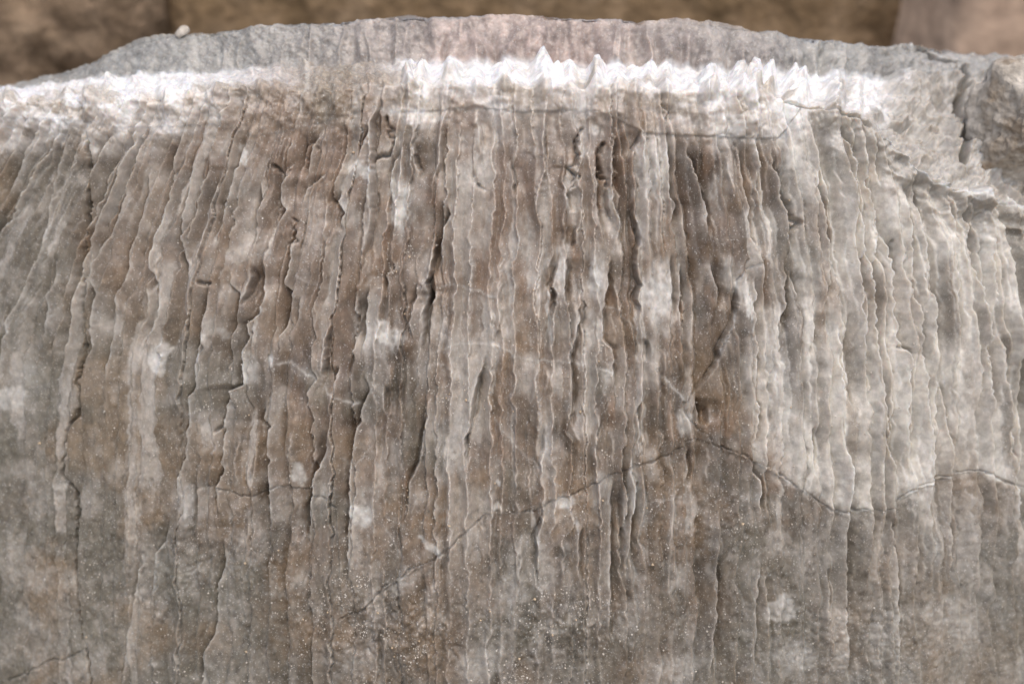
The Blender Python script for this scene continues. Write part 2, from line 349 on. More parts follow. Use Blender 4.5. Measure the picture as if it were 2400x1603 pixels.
def lean(x):
    return np.interp(x, [-500, 0, 300, 600, 900, 1200, 1600, 2000, 2500], [-.5, -.46, -.34, -.22, -.1, 0, .1, .13, .16]).astype(np.float32)
FALL = np.where(GY < 900, (900 - GY) * (0.25 + 0.75 * np.clip((900 - GY) / 650, 0, 1)), 0).astype(np.float32)
FW = GX + lean(GX) * FALL                # runs along the fall line of the water
FW = FW + 9 * fbm2(GX / 90, GY / 140, 3, 5)

# broad undulation and fine flutes
H += 3.0 * fbm2(FW / 150, GY / 420, 3, 11)
crispL = 0.45 + 0.55 * sstep(-0.3, 0.5, fbm2(GX / 240, GY / 300, 2, 77))
low = 1 - 0.42 * sstep(1120, 1500, GY)
RWS = FW + 9 * fbm2(GX / 70, GY / 90, 2, 15)
RWV = 5.5 * noise2(GX / 34, GY / 24, 16) + 2.5 * noise2(GX / 25, GY / 11, 18) + 0.9 * noise2(GX / 20, GY / 6, 17)
RW = RWS + RWV
TONE = np.zeros((NY, NX), np.float32)
def ribs(smin, smax, amp0, amp1, seed, tone):
    """dense overlapping ribs left by running water; each rib has its own width, height and mineral tone"""
    g = np.random.default_rng(seed)
    b = [-1500.0]
    while b[-1] < 4000: b.append(b[-1] + smin + (smax - smin) * g.random() ** 1.5)
    b = np.array(b); n = len(b) - 1
    aa = np.interp(b[:-1], [-200, 500, 1000, 1300, 1600, 2000], [-1, -.9, -.35, .2, .75, 1])
    o = np.where(g.random(n) < np.abs(aa), np.sign(aa), 0)
    A = amp0 + (amp1 - amp0) * g.random(n)
    T = g.uniform(-1, 1, n)
    k = np.clip(np.searchsorted(b, RW.ravel()).reshape(RW.shape) - 1, 0, n - 1)
    wid = (b[1:] - b[:-1])[k]
    de = np.minimum(RW - b[k], b[k + 1] - RW)
    u = np.clip((RWS + RWV * np.exp(-np.maximum(de, 0) / 6.0) - b[k]) / wid, 0, 1)
    c = 5.5 / wid
    hl = (1 - np.power(u, 1.7)) * sstep(0, 1, u / c)
    hr = (1 - np.power(1 - u, 1.7)) * sstep(0, 1, (1 - u) / c)
    h0 = np.abs(2 * u - 1) ** 1.5
    ok = o[k]
    h = np.where(ok < 0, hl, np.where(ok > 0, hr, h0))
    al = np.clip(.8 + .9 * noise2(k * 7.31, GY / 130, seed + 1) + .3 * noise2(k * 3.7, GY / 40, seed + 2), .05, 1.7)
    TONE[...] += tone * (T[k] + .9 * noise2(k * 5.13, GY / 110, seed + 3) + .4 * noise2(k * 2.9, GY / 35, seed + 4)).astype(np.float32)
    eL = np.exp(-np.maximum(RW - b[k], 0) / 3.5); eR = np.exp(-np.maximum(b[k + 1] - RW, 0) / 3.5)
    WHITE[...] += (np.where(ok < 0, eL, np.where(ok > 0, eR, np.maximum(eL, eR))) * A[k] * np.clip(al, 0, 1.2) * .035).astype(np.float32)  # pale rib edges: wear, with translucent edge glow painted into the colour
    return (A[k] * al * (h - .4)).astype(np.float32)
rg = np.interp(GX, [0, 1750, 1950, 2600], [1.05, 1, 1.5, 1.6]).astype(np.float32)
H += ribs(24, 62, 2.2, 6.2, 301, .75) * low * rg
H += ribs(14, 34, .5, 1.8, 302, .4) * low * crispL
H += 0.8 * fbm2(GX / 34, GY / 110, 4, 41)

def edge(kind, d, pts):
    ys = np.array([p[1] for p in pts], float); xs = np.array([p[0] for p in pts], float)
    for i in range(1, len(ys)):
        if ys[i] <= ys[i - 1] + 1: ys[i] = ys[i - 1] + 1
    j0 = max(0, int((ys[0] - RY0) / RS)); j1 = min(NY, int((ys[-1] - RY0) / RS) + 1)
    if j1 - j0 < 3: return
    yy = gy[j0:j1].astype(float)
    sd = int(abs(xs[0] * 7 + ys[0])) % 9973
    xl = np.interp(yy, ys, xs)
    soft = 1.0 if (ys[0] > 150) else 0.3
    xs_ = xl.copy()
    xl = xl + soft * (4.2 * noise2(yy / 24, yy * 0 + .5, sd) + 1.5 * noise2(yy / 13, yy * 0 + .5, sd + 8) + 1.7 * noise2(yy / 7.5, yy * 0 + .5, sd + 1) + .8 * noise2(yy / 3.6, yy * 0 + .5, sd + 2))
    L = ys[-1] - ys[0]
    e = min(90.0, 0.33 * L)
    tap = sstep(0, e, yy - ys[0]) * sstep(0, e, ys[-1] - yy)
    tap = tap * (0.85 + 0.3 * noise2(yy / 110, yy * 0 + .5, sd + 3))
    reach = (26 + 8 * d) * (0.8 + 0.4 * ((sd % 17) / 17))
    wcl = 5.0
    i0 = max(0, int((xl.min() - 130 - RX0) / RS)); i1 = min(NX, int((xl.max() + 130 - RX0) / RS))
    if i1 - i0 < 3: return
    t = gx[None, i0:i1] - xl[:, None]
    ts = gx[None, i0:i1] - xs_[:, None]
    if kind == 'L': t = -t; ts = -ts
    tp = tap[:, None]
    if kind in 'LR':
        tc = np.maximum(ts - 4, 0)
        ws = ((1.5 + 1.5 * d) * np.clip(.75 + 1.1 * noise2(yy / 48, yy * 0 + .5, sd + 5) + .35 * noise2(yy / 15, yy * 0 + .5, sd + 6), .3, 1.7) * (.35 + .65 * tap))[:, None]
        drop = sstep(-0.5, wcl, t) * (0.26 * (1 - sstep(ws * .8, ws * .8 + 6, t)) + 0.22 * np.exp(-tc / 16.0) + 0.50 * np.clip(1 - ts / reach, 0, 1))
        lip = np.where(t < 0, np.exp(np.minimum(t, 0) / 9.0), np.exp(-np.maximum(t, 0) / 1.5))
        H[j0:j1, i0:i1] += (tp * (-np.interp(xs[0], [1700, 1950], [2.1, 2.7]) * d * drop + 0.38 * d * lip)).astype(np.float32)
        WHITE[j0:j1, i0:i1] += (tp * (0.26 * np.exp(-((t + 2) / 3.4) ** 2) + np.where(t < 0, .045 * d * np.exp(np.minimum(t, 0) / 22), 0))).astype(np.float32)  # worn pale edge line, plus a wider band painting glow through thin rims
    elif kind == 'C':
        H[j0:j1, i0:i1] += (tp * 1.5 * d * (0.62 * np.exp(-np.abs(t) / 4.0) + 0.38 * np.exp(-np.abs(t) / 18.0))).astype(np.float32)
        WHITE[j0:j1, i0:i1] += (tp * 0.22 * np.exp(-(t / 3.2) ** 2)).astype(np.float32)
    else:
        H[j0:j1, i0:i1] -= (tp * d * np.exp(-(t / 5) ** 2)).astype(np.float32)

for k, d, p in EDGES: edge(k, d, p)

def stroke(pts, pad):
    """distance in px to a polyline, on the part of the map round it"""
    pts = np.array(pts, float)
    i0 = max(0, int((pts[:, 0].min() - pad - RX0) / RS)); i1 = min(NX, int((pts[:, 0].max() + pad - RX0) / RS) + 1)
    j0 = max(0, int((pts[:, 1].min() - pad - RY0) / RS)); j1 = min(NY, int((pts[:, 1].max() + pad - RY0) / RS) + 1)
    X = GX[j0:j1, i0:i1]; Y = GY[j0:j1, i0:i1]
    X = X + 3 * noise2(X / 14, Y / 14, 91) + 1.8 * noise2(X / 5, Y / 5, 93)
    Y = Y + 3 * noise2(X / 14, Y / 14, 92) + 1.8 * noise2(X / 5, Y / 5, 94)
    D = np.full(X.shape, 1e9, np.float32)
    for (ax, ay), (bx, by) in zip(pts[:-1], pts[1:]):
        vx, vy = bx - ax, by - ay
        u = np.clip(((X - ax) * vx + (Y - ay) * vy) / max(vx * vx + vy * vy, 1e-6), 0, 1)
        D = np.minimum(D, np.hypot(X - ax - u * vx, Y - ay - u * vy))
    return (slice(j0, j1), slice(i0, i1)), D

for w, s, p in VEINS:
    sl, D = stroke(p, 20)
    br = 0.65 + 0.5 * noise2(GX[sl] / 25, GY[sl] / 25, 61)
    WHITE[sl] += s * br * np.exp(-(D / w) ** 2) + .12 * s * np.exp(-(D / 9) ** 2)
    H[sl] += 0.35 * np.exp(-(D / w) ** 2)

PX_, PY_ = GX + 10 * fbm2(GX / 30, GY / 30, 3, 51), GY + 12 * fbm2(GX / 30, GY / 40, 3, 52)
for x, y, rx, ry, a, s in PATCH:
    pad = 2.2 * max(rx, ry)
    i0 = max(0, int((x - pad - RX0) / RS)); i1 = min(NX, int((x + pad - RX0) / RS))
    j0 = max(0, int((y - pad - RY0) / RS)); j1 = min(NY, int((y + pad - RY0) / RS))
    sl = (slice(j0, j1), slice(i0, i1))
    ca, sa = math.cos(math.radians(a)), math.sin(math.radians(a))
    dx, dy = PX_[sl] - x, PY_[sl] - y
    q = np.hypot((dx * ca - dy * sa) / rx, (dx * sa + dy * ca) / ry)
    q = q + .55 * fbm2(GX[sl] / (rx * .7), GY[sl] / (ry * .7), 4, int(x) % 97, .65)
    edge_w = 0.22 if s > .5 else 0.6
    WHITE[sl] += s * 1.15 * (1 - sstep(1 - edge_w, 1 + edge_w, q)) * (.75 + .5 * fbm2(GX[sl] / 9, GY[sl] / 14, 3, 55))

# crest ridges (kept apart: their height depends on where the surface turns over)
TE = np.array(TEETH, float)
def teeth(px, v, sd=3, smin=.2):
    """sharp ribs across the crest, each with its own height, width and place of greatest height (v runs 0..1 over the ledge)"""
    g = np.random.default_rng(sd)
    n = len(TE)
    x = np.sort(TE + g.uniform(-20, 20, n)); hh = smin + (1.1 - smin) * g.random(n)
    cv = g.uniform(.1, .75, n); sv = g.uniform(.45, .9, n)
    wl = g.uniform(22, 44, n); wr = g.uniform(22, 44, n)
    out = np.zeros(px.shape)
    k0 = np.clip(np.searchsorted(x, px.ravel()).reshape(px.shape), 1, n - 1)
    for o in (-2, -1, 0, 1):
        k = np.clip(k0 + o, 0, n - 1)
        d = px - x[k]
        r = np.clip(1 - np.abs(d) / np.where(d < 0, wl[k], wr[k]), 0, 1)
        out = np.maximum(out, hh[k] * (.45 * r + .55 * r * r * (3 - 2 * r)) * np.exp(-((v - cv[k]) / sv[k]) ** 2))
    return out

# ------------------------------------------------------------------ the block: its coarse form in world space
TILT, RAD, VBOW = math.tan(math.radians(17)), 0.85, 0.10
XC = 0.02
def face_y(X, Z):
    return TILT * Z + (X - XC) ** 2 / (2 * RAD) + VBOW * np.where(Z < 0, Z * Z, -0.5 * Z * Z)

def trace_on(fn, pxs, pys):
    """where the camera rays through a traced line meet the sheet Y = fn(X, Z)"""
    rx, ry, rz = ray(pxs, pys)
    t = np.full(len(pxs), 0.7)
    for _ in range(40):
        P = (CAM[0] + t * rx, CAM[1] + t * ry, CAM[2] + t * rz)
        t = t - 0.8 * (P[1] - fn(P[0], P[2])) / ry
    return CAM[0] + t * rx, CAM[1] + t * ry, CAM[2] + t * rz

pxs = np.arange(-700, 3101, 20.0)
front_py = np.interp(pxs, [-700, -200, 0, 200, 400, 560, 700, 820, 900, 1100, 1400, 1700, 1840, 2000, 2090, 2140, 2200, 2300, 2400, 2600, 3100],
                     [330, 262, 238, 226, 222, 200, 205, 200, 190, 190, 198, 205, 222, 262, 310, 360, 412, 450, 476, 520, 600])
back_py = np.interp(pxs, [-700, -200, 0, 150, 380, 600, 800, 950, 1200, 1500, 1800, 2000, 2150, 2300, 2400, 2700, 3100],
                    [300, 235, 208, 190, 172, 158, 146, 136, 136, 146, 158, 168, 178, 170, 165, 170, 180])
top_py = np.interp(pxs, [-700, -200, 0, 130, 200, 300, 400, 600, 850, 1000, 1200, 1400, 1600, 1800, 1950, 2080, 2140, 2200, 2300, 2400, 2700, 3100],
                   [296, 230, 202, 182, 158, 112, 80, 58, 40, 34, 30, 36, 50, 68, 88, 108, 96, 104, 122, 130, 150, 170])
fX, fY, fZ = trace_on(face_y, pxs, front_py)
ledge_len = lambda X: np.interp(X, [-.45, -.1, .2, .26, .4], [.050, .055, .055, .075, .085])
crestY = lambda X: np.interp(X, fX, fY)
# behind the broken corner the ledge keeps the depth of the unbroken crest
crest0 = lambda X: face_y(X, np.interp(X, [-.45, .18, .5], [.14, .148, .14]))
bX, bY, bZ = trace_on(lambda X, Z: crest0(X) + ledge_len(X), pxs, back_py)
tX, tY, tZ = trace_on(lambda X, Z: crest0(X) + ledge_len(X) + 0.016, pxs, top_py)

NC = 1400
colX = np.linspace(-0.40, 0.40, NC)
N_FACE, N_LEDGE, N_SLAB, N_BACK = 600, 130, 90, 30
rows_n = N_FACE + N_LEDGE + N_SLAB + N_BACK
BP = np.zeros((rows_n, NC, 3))
Zbot = -0.42
cfZ = np.interp(colX, fX, fZ); cfY = face_y(colX, cfZ)
lbZ = np.interp(colX, bX, bZ); lbY = np.interp(colX, bX, bY)
tpZ = np.maximum(np.interp(colX, tX, tZ), lbZ + .001); tpY = np.interp(colX, tX, tY)
def smooth(a, n):
    k = np.ones(n) / n
    p = np.concatenate([np.full(n, a[0]), a, np.full(n, a[-1])])
    return np.convolve(p, k, 'same')[n:-n]
for i in range(NC):
    zf = np.linspace(Zbot, cfZ[i], 90); yf = face_y(colX[i], zf)
    yb = np.array([tpY[i] + .02, tpY[i] + .06, tpY[i] + .16, tpY[i] + .17]); zb = np.array([tpZ[i] - .004, tpZ[i] - .03, tpZ[i] - .08, Zbot])
    seg = [(yf, zf), (np.linspace(cfY[i], lbY[i], 30)[1:], np.linspace(cfZ[i], lbZ[i], 30)[1:]),
           (np.linspace(lbY[i], tpY[i], 20)[1:], np.linspace(lbZ[i], tpZ[i], 20)[1:]), (yb, zb)]
    cut = [0]
    Y = np.concatenate([s[0] for s in seg]); Z = np.concatenate([s[1] for s in seg])
    S = np.concatenate([[0], np.cumsum(np.hypot(np.diff(Y), np.diff(Z)))])
    sF = S[89]; sL = S[89 + 29]; sT = S[89 + 29 + 19]; sE = S[-1]
    u = np.linspace(0, 1, N_FACE, endpoint=False)
    # rows are spaced more closely in the part of the face that the frame shows
    smid = np.interp(0, [1, 2], [0, 0])
    s_face = np.interp(u, [0, .06, 1], [0, .17, sF])
    s = np.concatenate([s_face, np.linspace(sF, sL, N_LEDGE, endpoint=False), np.linspace(sL, sT, N_SLAB, endpoint=False), np.linspace(sT, sE, N_BACK)])
    # round the turns over a few millimetres
    sd = np.arange(0, sE, 0.001)
    Yd = smooth(np.interp(sd, S, Y), 9); Zd = smooth(np.interp(sd, S, Z), 9)
    BP[:, i, 0] = colX[i]; BP[:, i, 1] = np.interp(s, sd, Yd); BP[:, i, 2] = np.interp(s, sd, Zd)

def grid_normals(P):
    du = np.gradient(P, axis=1); dv = np.gradient(P, axis=0)
    n = np.cross(du, dv)
    n /= np.linalg.norm(n, axis=2, keepdims=True) + 1e-12
    return n
# ray-march safe coarse normals
BN = grid_normals(BP)
if BN[300, NC // 2, 1] > 0: BN = -BN
PX, PY = project(BP)
r_top = N_FACE + N_LEDGE + N_SLAB
PX[r_top:] = PX[r_top - 1]; PY[r_top:] = PY[r_top - 1]

def sample(M, px, py):
    fx = np.clip((px - RX0) / RS, 0, NX - 1.001); fy = np.clip((py - RY0) / RS, 0, NY - 1.001)
    ix = fx.astype(int); iy = fy.astype(int); ax = fx - ix; ay = fy - iy
    return (M[iy, ix] * (1 - ax) + M[iy, ix + 1] * ax) * (1 - ay) + (M[iy + 1, ix] * (1 - ax) + M[iy + 1, ix + 1] * ax) * ay

rowi = np.arange(rows_n)[:, None] + np.zeros((1, NC))
w_face = 1 - sstep(N_FACE - 40, N_FACE + 25, rowi)
w_ledge = sstep(N_FACE - 75, N_FACE - 5, rowi) * (1 - sstep(N_FACE + N_LEDGE - 10, N_FACE + N_LEDGE + 10, rowi))
w_slab = sstep(N_FACE + N_LEDGE - 12, N_FACE + N_LEDGE + 6, rowi)
w_slab_vis = w_slab * (1 - sstep(r_top - 4, r_top + 8, rowi))

def seams(px, py):
    """where the face is cracked through, as traced"""
    crest_y = np.interp(px, [-700, 0, 200, 283, 497, 600, 700, 880, 925, 1037, 1116, 1200, 1325, 1404, 1480, 1506, 1560, 1600, 1722, 1824, 1845, 1865, 1878, 1921, 1998, 2089, 2110, 2161, 2224, 2306, 2400, 3100],
    [330, 275, 285, 300, 293, 320, 300, 250, 262, 259, 249, 262, 259, 261, 296, 312, 316, 317, 322, 326, 302, 274, 254, 245, 269, 310, 338, 389, 424, 453, 478, 610])
    lowy = np.interp(px, [-700, 350, 360, 388, 415, 448, 510, 563, 589, 645, 716, 770, 788, 803, 845, 887, 945, 1017, 1081, 1137, 1250, 1287, 1338, 1399, 1493, 1570, 1631, 1671, 1768, 1865, 1960, 2081, 2140, 2301, 2379, 2440, 3100],
    [2600, 2300, 1372, 1268, 1179, 1135, 1143, 1161, 1163, 1142, 1151, 1171, 1189, 1446, 1434, 1390, 1352, 1311, 1255, 1207, 1200, 1176, 1161, 1128, 1091, 1064, 1028, 1041, 1084, 1140, 1199, 1197, 1152, 1101, 1136, 1150, 1200])
    leftx = np.interp(py, [0, 320, 468, 560, 700, 837, 888, 939, 970, 1038, 1112, 1150, 1320, 1406, 1534, 1700, 2200], [203, 202, 201, 190, 186, 191, 177, 186, 181, 148, 145, 180, 178, 185, 201, 225, 300])
    rightx = np.interp(py, [0, 240, 302, 417, 506, 544, 580, 615, 631, 656, 715, 758, 842, 924, 950, 1008, 1600], [1855, 1850, 1845, 1830, 1855, 1853, 1825, 1789, 1753, 1730, 1728, 1720, 1682, 1628, 1602, 1638, 1640])
    return crest_y, lowy, leftx, rightx

# cracks cut through everything
CR = np.zeros((NY, NX), np.float32)
for w, d, p in CRACKS:
    sl, D = stroke(p, 14)
    jw = np.clip(.8 + .7 * fbm2(GX[sl] / 28, GY[sl] / 28, 3, 95), .25, 1.5)
    CR[sl] = np.maximum(CR[sl], d * 1.25 * jw * np.exp(-(D / (w * (.45 + .4 * jw))) ** 2))

disp = sample(H, PX, PY) * w_face
SX, SV = BP[..., 0] * 1000, np.cumsum(np.concatenate([np.zeros((1, NC)), np.linalg.norm(np.diff(BP, axis=0), axis=2)]), axis=0) * 1000  # mm on the surface
# where the crest is ribbed and where it is crumbly
rib = np.interp(PX, [-500, 0, 600, 860, 960, 1900, 2020, 2100, 3000], [.35, .4, .35, .55, 1, 1, .6, .12, .1])
crumb = np.interp(PX, [-500, 0, 500, 800, 950, 1100, 1850, 2050, 2120, 3000], [.7, .8, .8, .9, .35, .2, .25, .7, 1.2, 1.3])
vl = (rowi - N_FACE) / N_LEDGE
wob = 6 * noise2(SV / 8, SX / 40, 8) + 3 * noise2(SV / 3, SX / 20, 88)
tw = np.maximum(teeth(PX + wob, vl), .4 * teeth(PX + 21 + wob, vl, 12))
tw2 = np.maximum(teeth(PX + 23 + wob, vl * 0 + .4, 5), .7 * teeth(PX + 5 + wob, vl * 0 + .4, 6))
jag = 0.75 + 0.5 * fbm2(SV / 7, SX / 9, 3, 66)
disp += w_ledge * rib * (18 * np.minimum(tw * jag, .8) - 5.0)
disp += w_slab_vis * rib * (5.0 * tw2 * (1 - .85 * sstep(N_FACE + N_LEDGE + 25, r_top - 8, rowi)) - 1.2 + 2.0 * fbm2(SX / 12, SV / 14, 3, 133))
disp = np.where(w_ledge > .5, np.minimum(disp, 10.5 + 1.5 * noise2(SX / 5, SV / 5, 89)), disp)
gran = fbm2(SX / 11, SV / 11, 4, 71)
gran2 = fbm2(SX / 3.2, SV / 3.2, 3, 72)
disp += crumb * (w_ledge + .5 * w_slab) * (4.0 * gran + 1.1 * gran2 + np.interp(PX, [1960, 2110], [0, 1]) * (9 * fbm2(SX / 38, SV / 26, 2, 76) - 5 * np.abs(fbm2(SX / 17 + SV / 30, SV / 19, 3, 78)) * 2))
disp += (1 - w_face) * 0.5 * gran2
disp += w_slab_vis * np.interp(PX, [300, 800, 950, 1950, 2100], [.3, .6, 1, 1, .2]) * 5.0 * (1 - .8 * sstep(N_FACE + N_LEDGE + 30, r_top - 5, rowi)) * (.5 - np.abs(fbm2(PX / 34 + .4 * noise2(SV / 20, PX / 50, 137), SV / 90, 2, 136)) * 2)
disp += w_slab * 1.6 * fbm2(SX / 40, SV / 40, 3, 73)
disp += 0.14 * fbm2(SX / 3.0, SV / 7.0, 3, 74) + 0.08 * noise2(SX / 1.2, SV / 1.6, 75)
lowz = sstep(950, 1350, PY) * w_face + .5 * (1 - sstep(100, 300, PX)) * w_face
disp += lowz * (.9 * fbm2(SX / 8, SV / 22, 4, 171) + .22 * gran2) + w_face * .12 * gran2
s_c, s_l, s_x, s_r = seams(PX, PY)
jit = 3 * fbm2(PX / 12, PY / 12, 3, 191)
disp -= w_face * (.9 * sstep(-3, 3, PY - s_l + jit) * sstep(440, 520, PX) + 1.2 * (1 - sstep(-3, 3, PX - s_x + jit)) * sstep(330, 420, PY) - 1.3 * (1 - sstep(-3, 3, PY - s_c + jit)) * sstep(900, 1050, PX))
lumps = np.exp(-(((PX - 930) / 190) ** 2 + ((PY - 1480) / 110) ** 2)) + .8 * np.exp(-(((PX - 1340) / 150) ** 2 + ((PY - 1470) / 90) ** 2)) + .7 * np.exp(-(((PX - 2000) / 260) ** 2 + ((PY - 1500) / 110) ** 2)) + .5 * np.exp(-(((PX - 1690) / 90) ** 2 + ((PY - 1230) / 60) ** 2)) + .5 * np.exp(-(((PX - 450) / 200) ** 2 + ((PY - 1330) / 130) ** 2))
disp += w_face * np.clip(lumps, 0, 1) * (2.6 * fbm2(SX / 15, SV / 16, 3, 195) + 1.5 * np.abs(fbm2(SX / 6, SV / 6.5, 3, 196)) * 2 + .5 * gran2)
disp -= sample(CR, PX, PY) * (PY < 2000)
disp[r_top:] += 6 * fbm2(SX[r_top:] / 60, SV[r_top:] / 60, 4, 79)
P = BP + BN * (disp / 1000.0)[..., None]
VN = grid_normals(P)
if VN[300, NC // 2, 1] > 0: VN = -VN

# ------------------------------------------------------------------ colour of the stone itself
white = np.clip(sample(WHITE, PX, PY), 0, 1.2) * w_face
def mixc(a, b, t): return a * (1 - t[..., None]) + np.array(b) * t[..., None]
n_big = fbm2(PX / 260, PY / 300, 3, 101)
n_mid = fbm2(PX / 70 , PY / 130, 4, 102)
n_str = fbm2((sample(FW, PX, PY)) / 30, PY / 220, 3, 103)
n_sml = fbm2(SX / 4.0, SV / 5.0, 4, 104)
tone = sample(TONE, PX, PY)
C = np.zeros(P.shape) + np.array((0.285, 0.214, 0.162))
C = mixc(C, (0.095, 0.063, 0.040), np.clip(0.38 + 1.0 * n_mid + 0.5 * n_str - .55 * tone, 0, 1))
# greyer on the flanks and low down
grey = np.clip(np.interp(PX, [-500, 150, 420, 700, 1700, 2100, 2900], [1, .9, .6, .1, .1, .45, .8]) + .45 * sstep(1150, 1500, PY) + .3 * n_big, 0, .9)
C = mixc(C, (0.205, 0.192, 0.158), grey)
# cream right-hand side above the long crack
crx = np.interp(PY, [0, 240, 420, 560, 640, 760, 900, 1010, 1600], [1560, 1640, 1800, 1850, 1830, 1810, 1790, 1780, 1790])
cry = np.interp(PX, [1600, 1700, 1800, 1860, 1940, 2080, 2130, 2280, 2400, 2900], [1060, 1075, 1110, 1140, 1190, 1195, 1165, 1105, 1150, 1200])
cream = sstep(-110, 130, PX - crx + 110 * n_mid + 45 * tone) * (1 - .8 * sstep(-14, 20, PY - cry - 14 * n_sml - 10 * tone)) + .22 * sstep(1950, 2080, PX) * sstep(-10, 30, PY - cry) * (1 - sstep(1250, 1380, PY))
cream *= np.clip(0.90 + 0.45 * n_str + 0.35 * n_mid + .40 * tone, 0.15, 1.1)
C = mixc(C, (0.78, 0.755, 0.70), np.clip(cream * .95, 0, 1))
brownr = np.exp(-(((PX - 2040) / 150) ** 2 + ((PY - 690) / 55) ** 2)) + .8 * np.exp(-(((PX - 2150) / 26) ** 2 + ((PY - 790) / 60) ** 2))
C = mixc(C, (0.25, 0.20, 0.155), np.clip(brownr * (.6 + .5 * n_mid), 0, .7))
# dark smoky streaks
dark = .55 * np.exp(-(((PX - 1110) / 26) ** 2 + ((PY - 985) / 90) ** 2)) + .5 * np.exp(-(((PX - 1215) / 16) ** 2 + ((PY - 930) / 70) ** 2)) \
     + .4 * np.exp(-(((PX - 1060) / 40) ** 2 + ((PY - 985) / 40) ** 2)) + .4 * np.exp(-(((PX - 605) / 20) ** 2 + ((PY - 1090) / 60) ** 2)) \
     + .35 * np.exp(-(((PX - 1235) / 22) ** 2 + ((PY - 1270) / 90) ** 2)) + .4 * np.exp(-(((PX - 1440) / 20) ** 2 + ((PY - 1400) / 90) ** 2)) \
     + .35 * np.exp(-(((PX - 1700) / 60) ** 2 + ((PY - 1180) / 40) ** 2)) + .3 * np.exp(-(((PX - 1650) / 60) ** 2 + ((PY - 1270) / 60) ** 2))
C = mixc(C, (0.13, 0.115, 0.10), np.clip(dark * (.9 + .8 * n_sml), 0, .75))
# rusty tints on some ribs
rust = np.exp(-(((PX - 1240) / 90) ** 2 + ((PY - 230) / 60) ** 2)) * 0 + .5 * sstep(.25, .6, fbm2(PX / 45, PY / 110, 3, 107)) * sstep(500, 700, PX) * (1 - sstep(1900, 2050, PX)) * (1 - sstep(1150, 1300, PY))
C = mixc(C, (0.42, 0.27, 0.175), np.clip(rust, 0, .3) * (1 - .7 * np.clip(cream, 0, 1)))
hue = fbm2(PX / 110, PY / 150, 4, 109)
C = mixc(C, (0.215, 0.202, 0.162), np.clip(1.1 * hue, 0, .6) * (1 - .9 * np.clip(cream, 0, 1)))
C = mixc(C, (0.33, 0.238, 0.152), np.clip(-1.1 * hue, 0, .5) * (1 - .9 * np.clip(cream, 0, 1)))
# pinkish beige band across the upper middle
pink = np.exp(-(((PX - 900) / 620) ** 2)) * (1 - sstep(520, 900, PY)) * np.clip(.55 + .6 * fbm2(PX / 120, PY / 160, 3, 112), 0, 1)
C = mixc(C, (0.365, 0.272, 0.212), np.clip(pink, 0, .75) * (1 - np.clip(cream, 0, 1)))
# milky clouding
milk = np.clip(.5 * sstep(.1, .7, fbm2(PX / 55, PY / 85, 4, 108)) + .25 * sstep(.2, .7, n_str), 0, .5)
C = mixc(C, (0.60, 0.56, 0.51), np.clip(milk * .9 + .62 * sstep(.2, 1.1, tone + .7 * n_mid) * (1 - .6 * sstep(1150, 1400, PY)), 0, .8))
crust = sstep(.05, .5, fbm2(SX / 5.5, SV / 7.5, 4, 181, .65)) * (.1 + .9 * sstep(850, 1300, PY)) * (1 - np.clip(cream, 0, 1))
C = mixc(C, (0.37, 0.345, 0.305), crust * .5)
pits = sstep(.2, .55, fbm2(SX / 4.5 + 40, SV / 6.0, 4, 182, .65)) * (.3 + .7 * sstep(850, 1300, PY)) * (1 - .6 * np.clip(cream, 0, 1))
C = mixc(C, (0.095, 0.08, 0.062), pits * .55)
C = mixc(C, (0.78, 0.76, 0.72), np.clip(white, 0, .95))
# crest: weathered pale and crumbling, skylight brightness also put into its white
cr = sstep(N_FACE - 60, N_FACE + 4, rowi + 26 * n_mid) * np.interp(PX, [-500, 0, 450, 640, 860, 960, 2900], [1, 1, 1, .5, .35, 1, 1])
tan_t = np.clip(.25 + .9 * fbm2(SX / 14, SV / 22, 3, 120), 0, 1) * (1 - sstep(N_FACE - 10, N_FACE + 35, rowi))
crestC = mixc(np.zeros(P.shape) + np.array((0.86, 0.85, 0.84)), (0.50, 0.40, 0.30), tan_t * .75)
cpatch = sstep(.0, .45, fbm2(PX / 60, PY / 26, 4, 125) + np.interp(PX, [500, 700, 900, 980], [0, .25, .3, 0])) * (1 - .75 * sstep(N_FACE + 25, N_FACE + 70, rowi))
crestC = mixc(crestC, (0.46, 0.41, 0.345), cpatch * .75)
greyc = sstep(-60, 110, PX - 1990 - 1.1 * (230 - PY) + 130 * n_mid + 60 * gran)
crestC = mixc(crestC, (0.40, 0.375, 0.335), np.clip(greyc * (.85 + .3 * gran), 0, 1))
olive = np.exp(-(((PX - 790) / 95) ** 2))
crestC = mixc(crestC, (0.40, 0.37, 0.28), np.clip(olive * (.7 + .5 * gran), 0, .9))
C = C * (1 - cr[..., None]) + crestC * cr[..., None]
# white lip along the broken corner: brightness of a sky-catching edge, painted in
sky_lip = np.zeros((NY, NX), np.float32)
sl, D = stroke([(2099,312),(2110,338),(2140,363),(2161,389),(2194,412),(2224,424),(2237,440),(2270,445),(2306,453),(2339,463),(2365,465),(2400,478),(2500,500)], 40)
sky_lip[sl] = np.exp(-(D / 9) ** 2)
C = mixc(C, (0.80, 0.79, 0.76), np.clip(sample(sky_lip, PX, PY) * (.8 + .8 * gran), 0, .9) * (1 - w_slab))
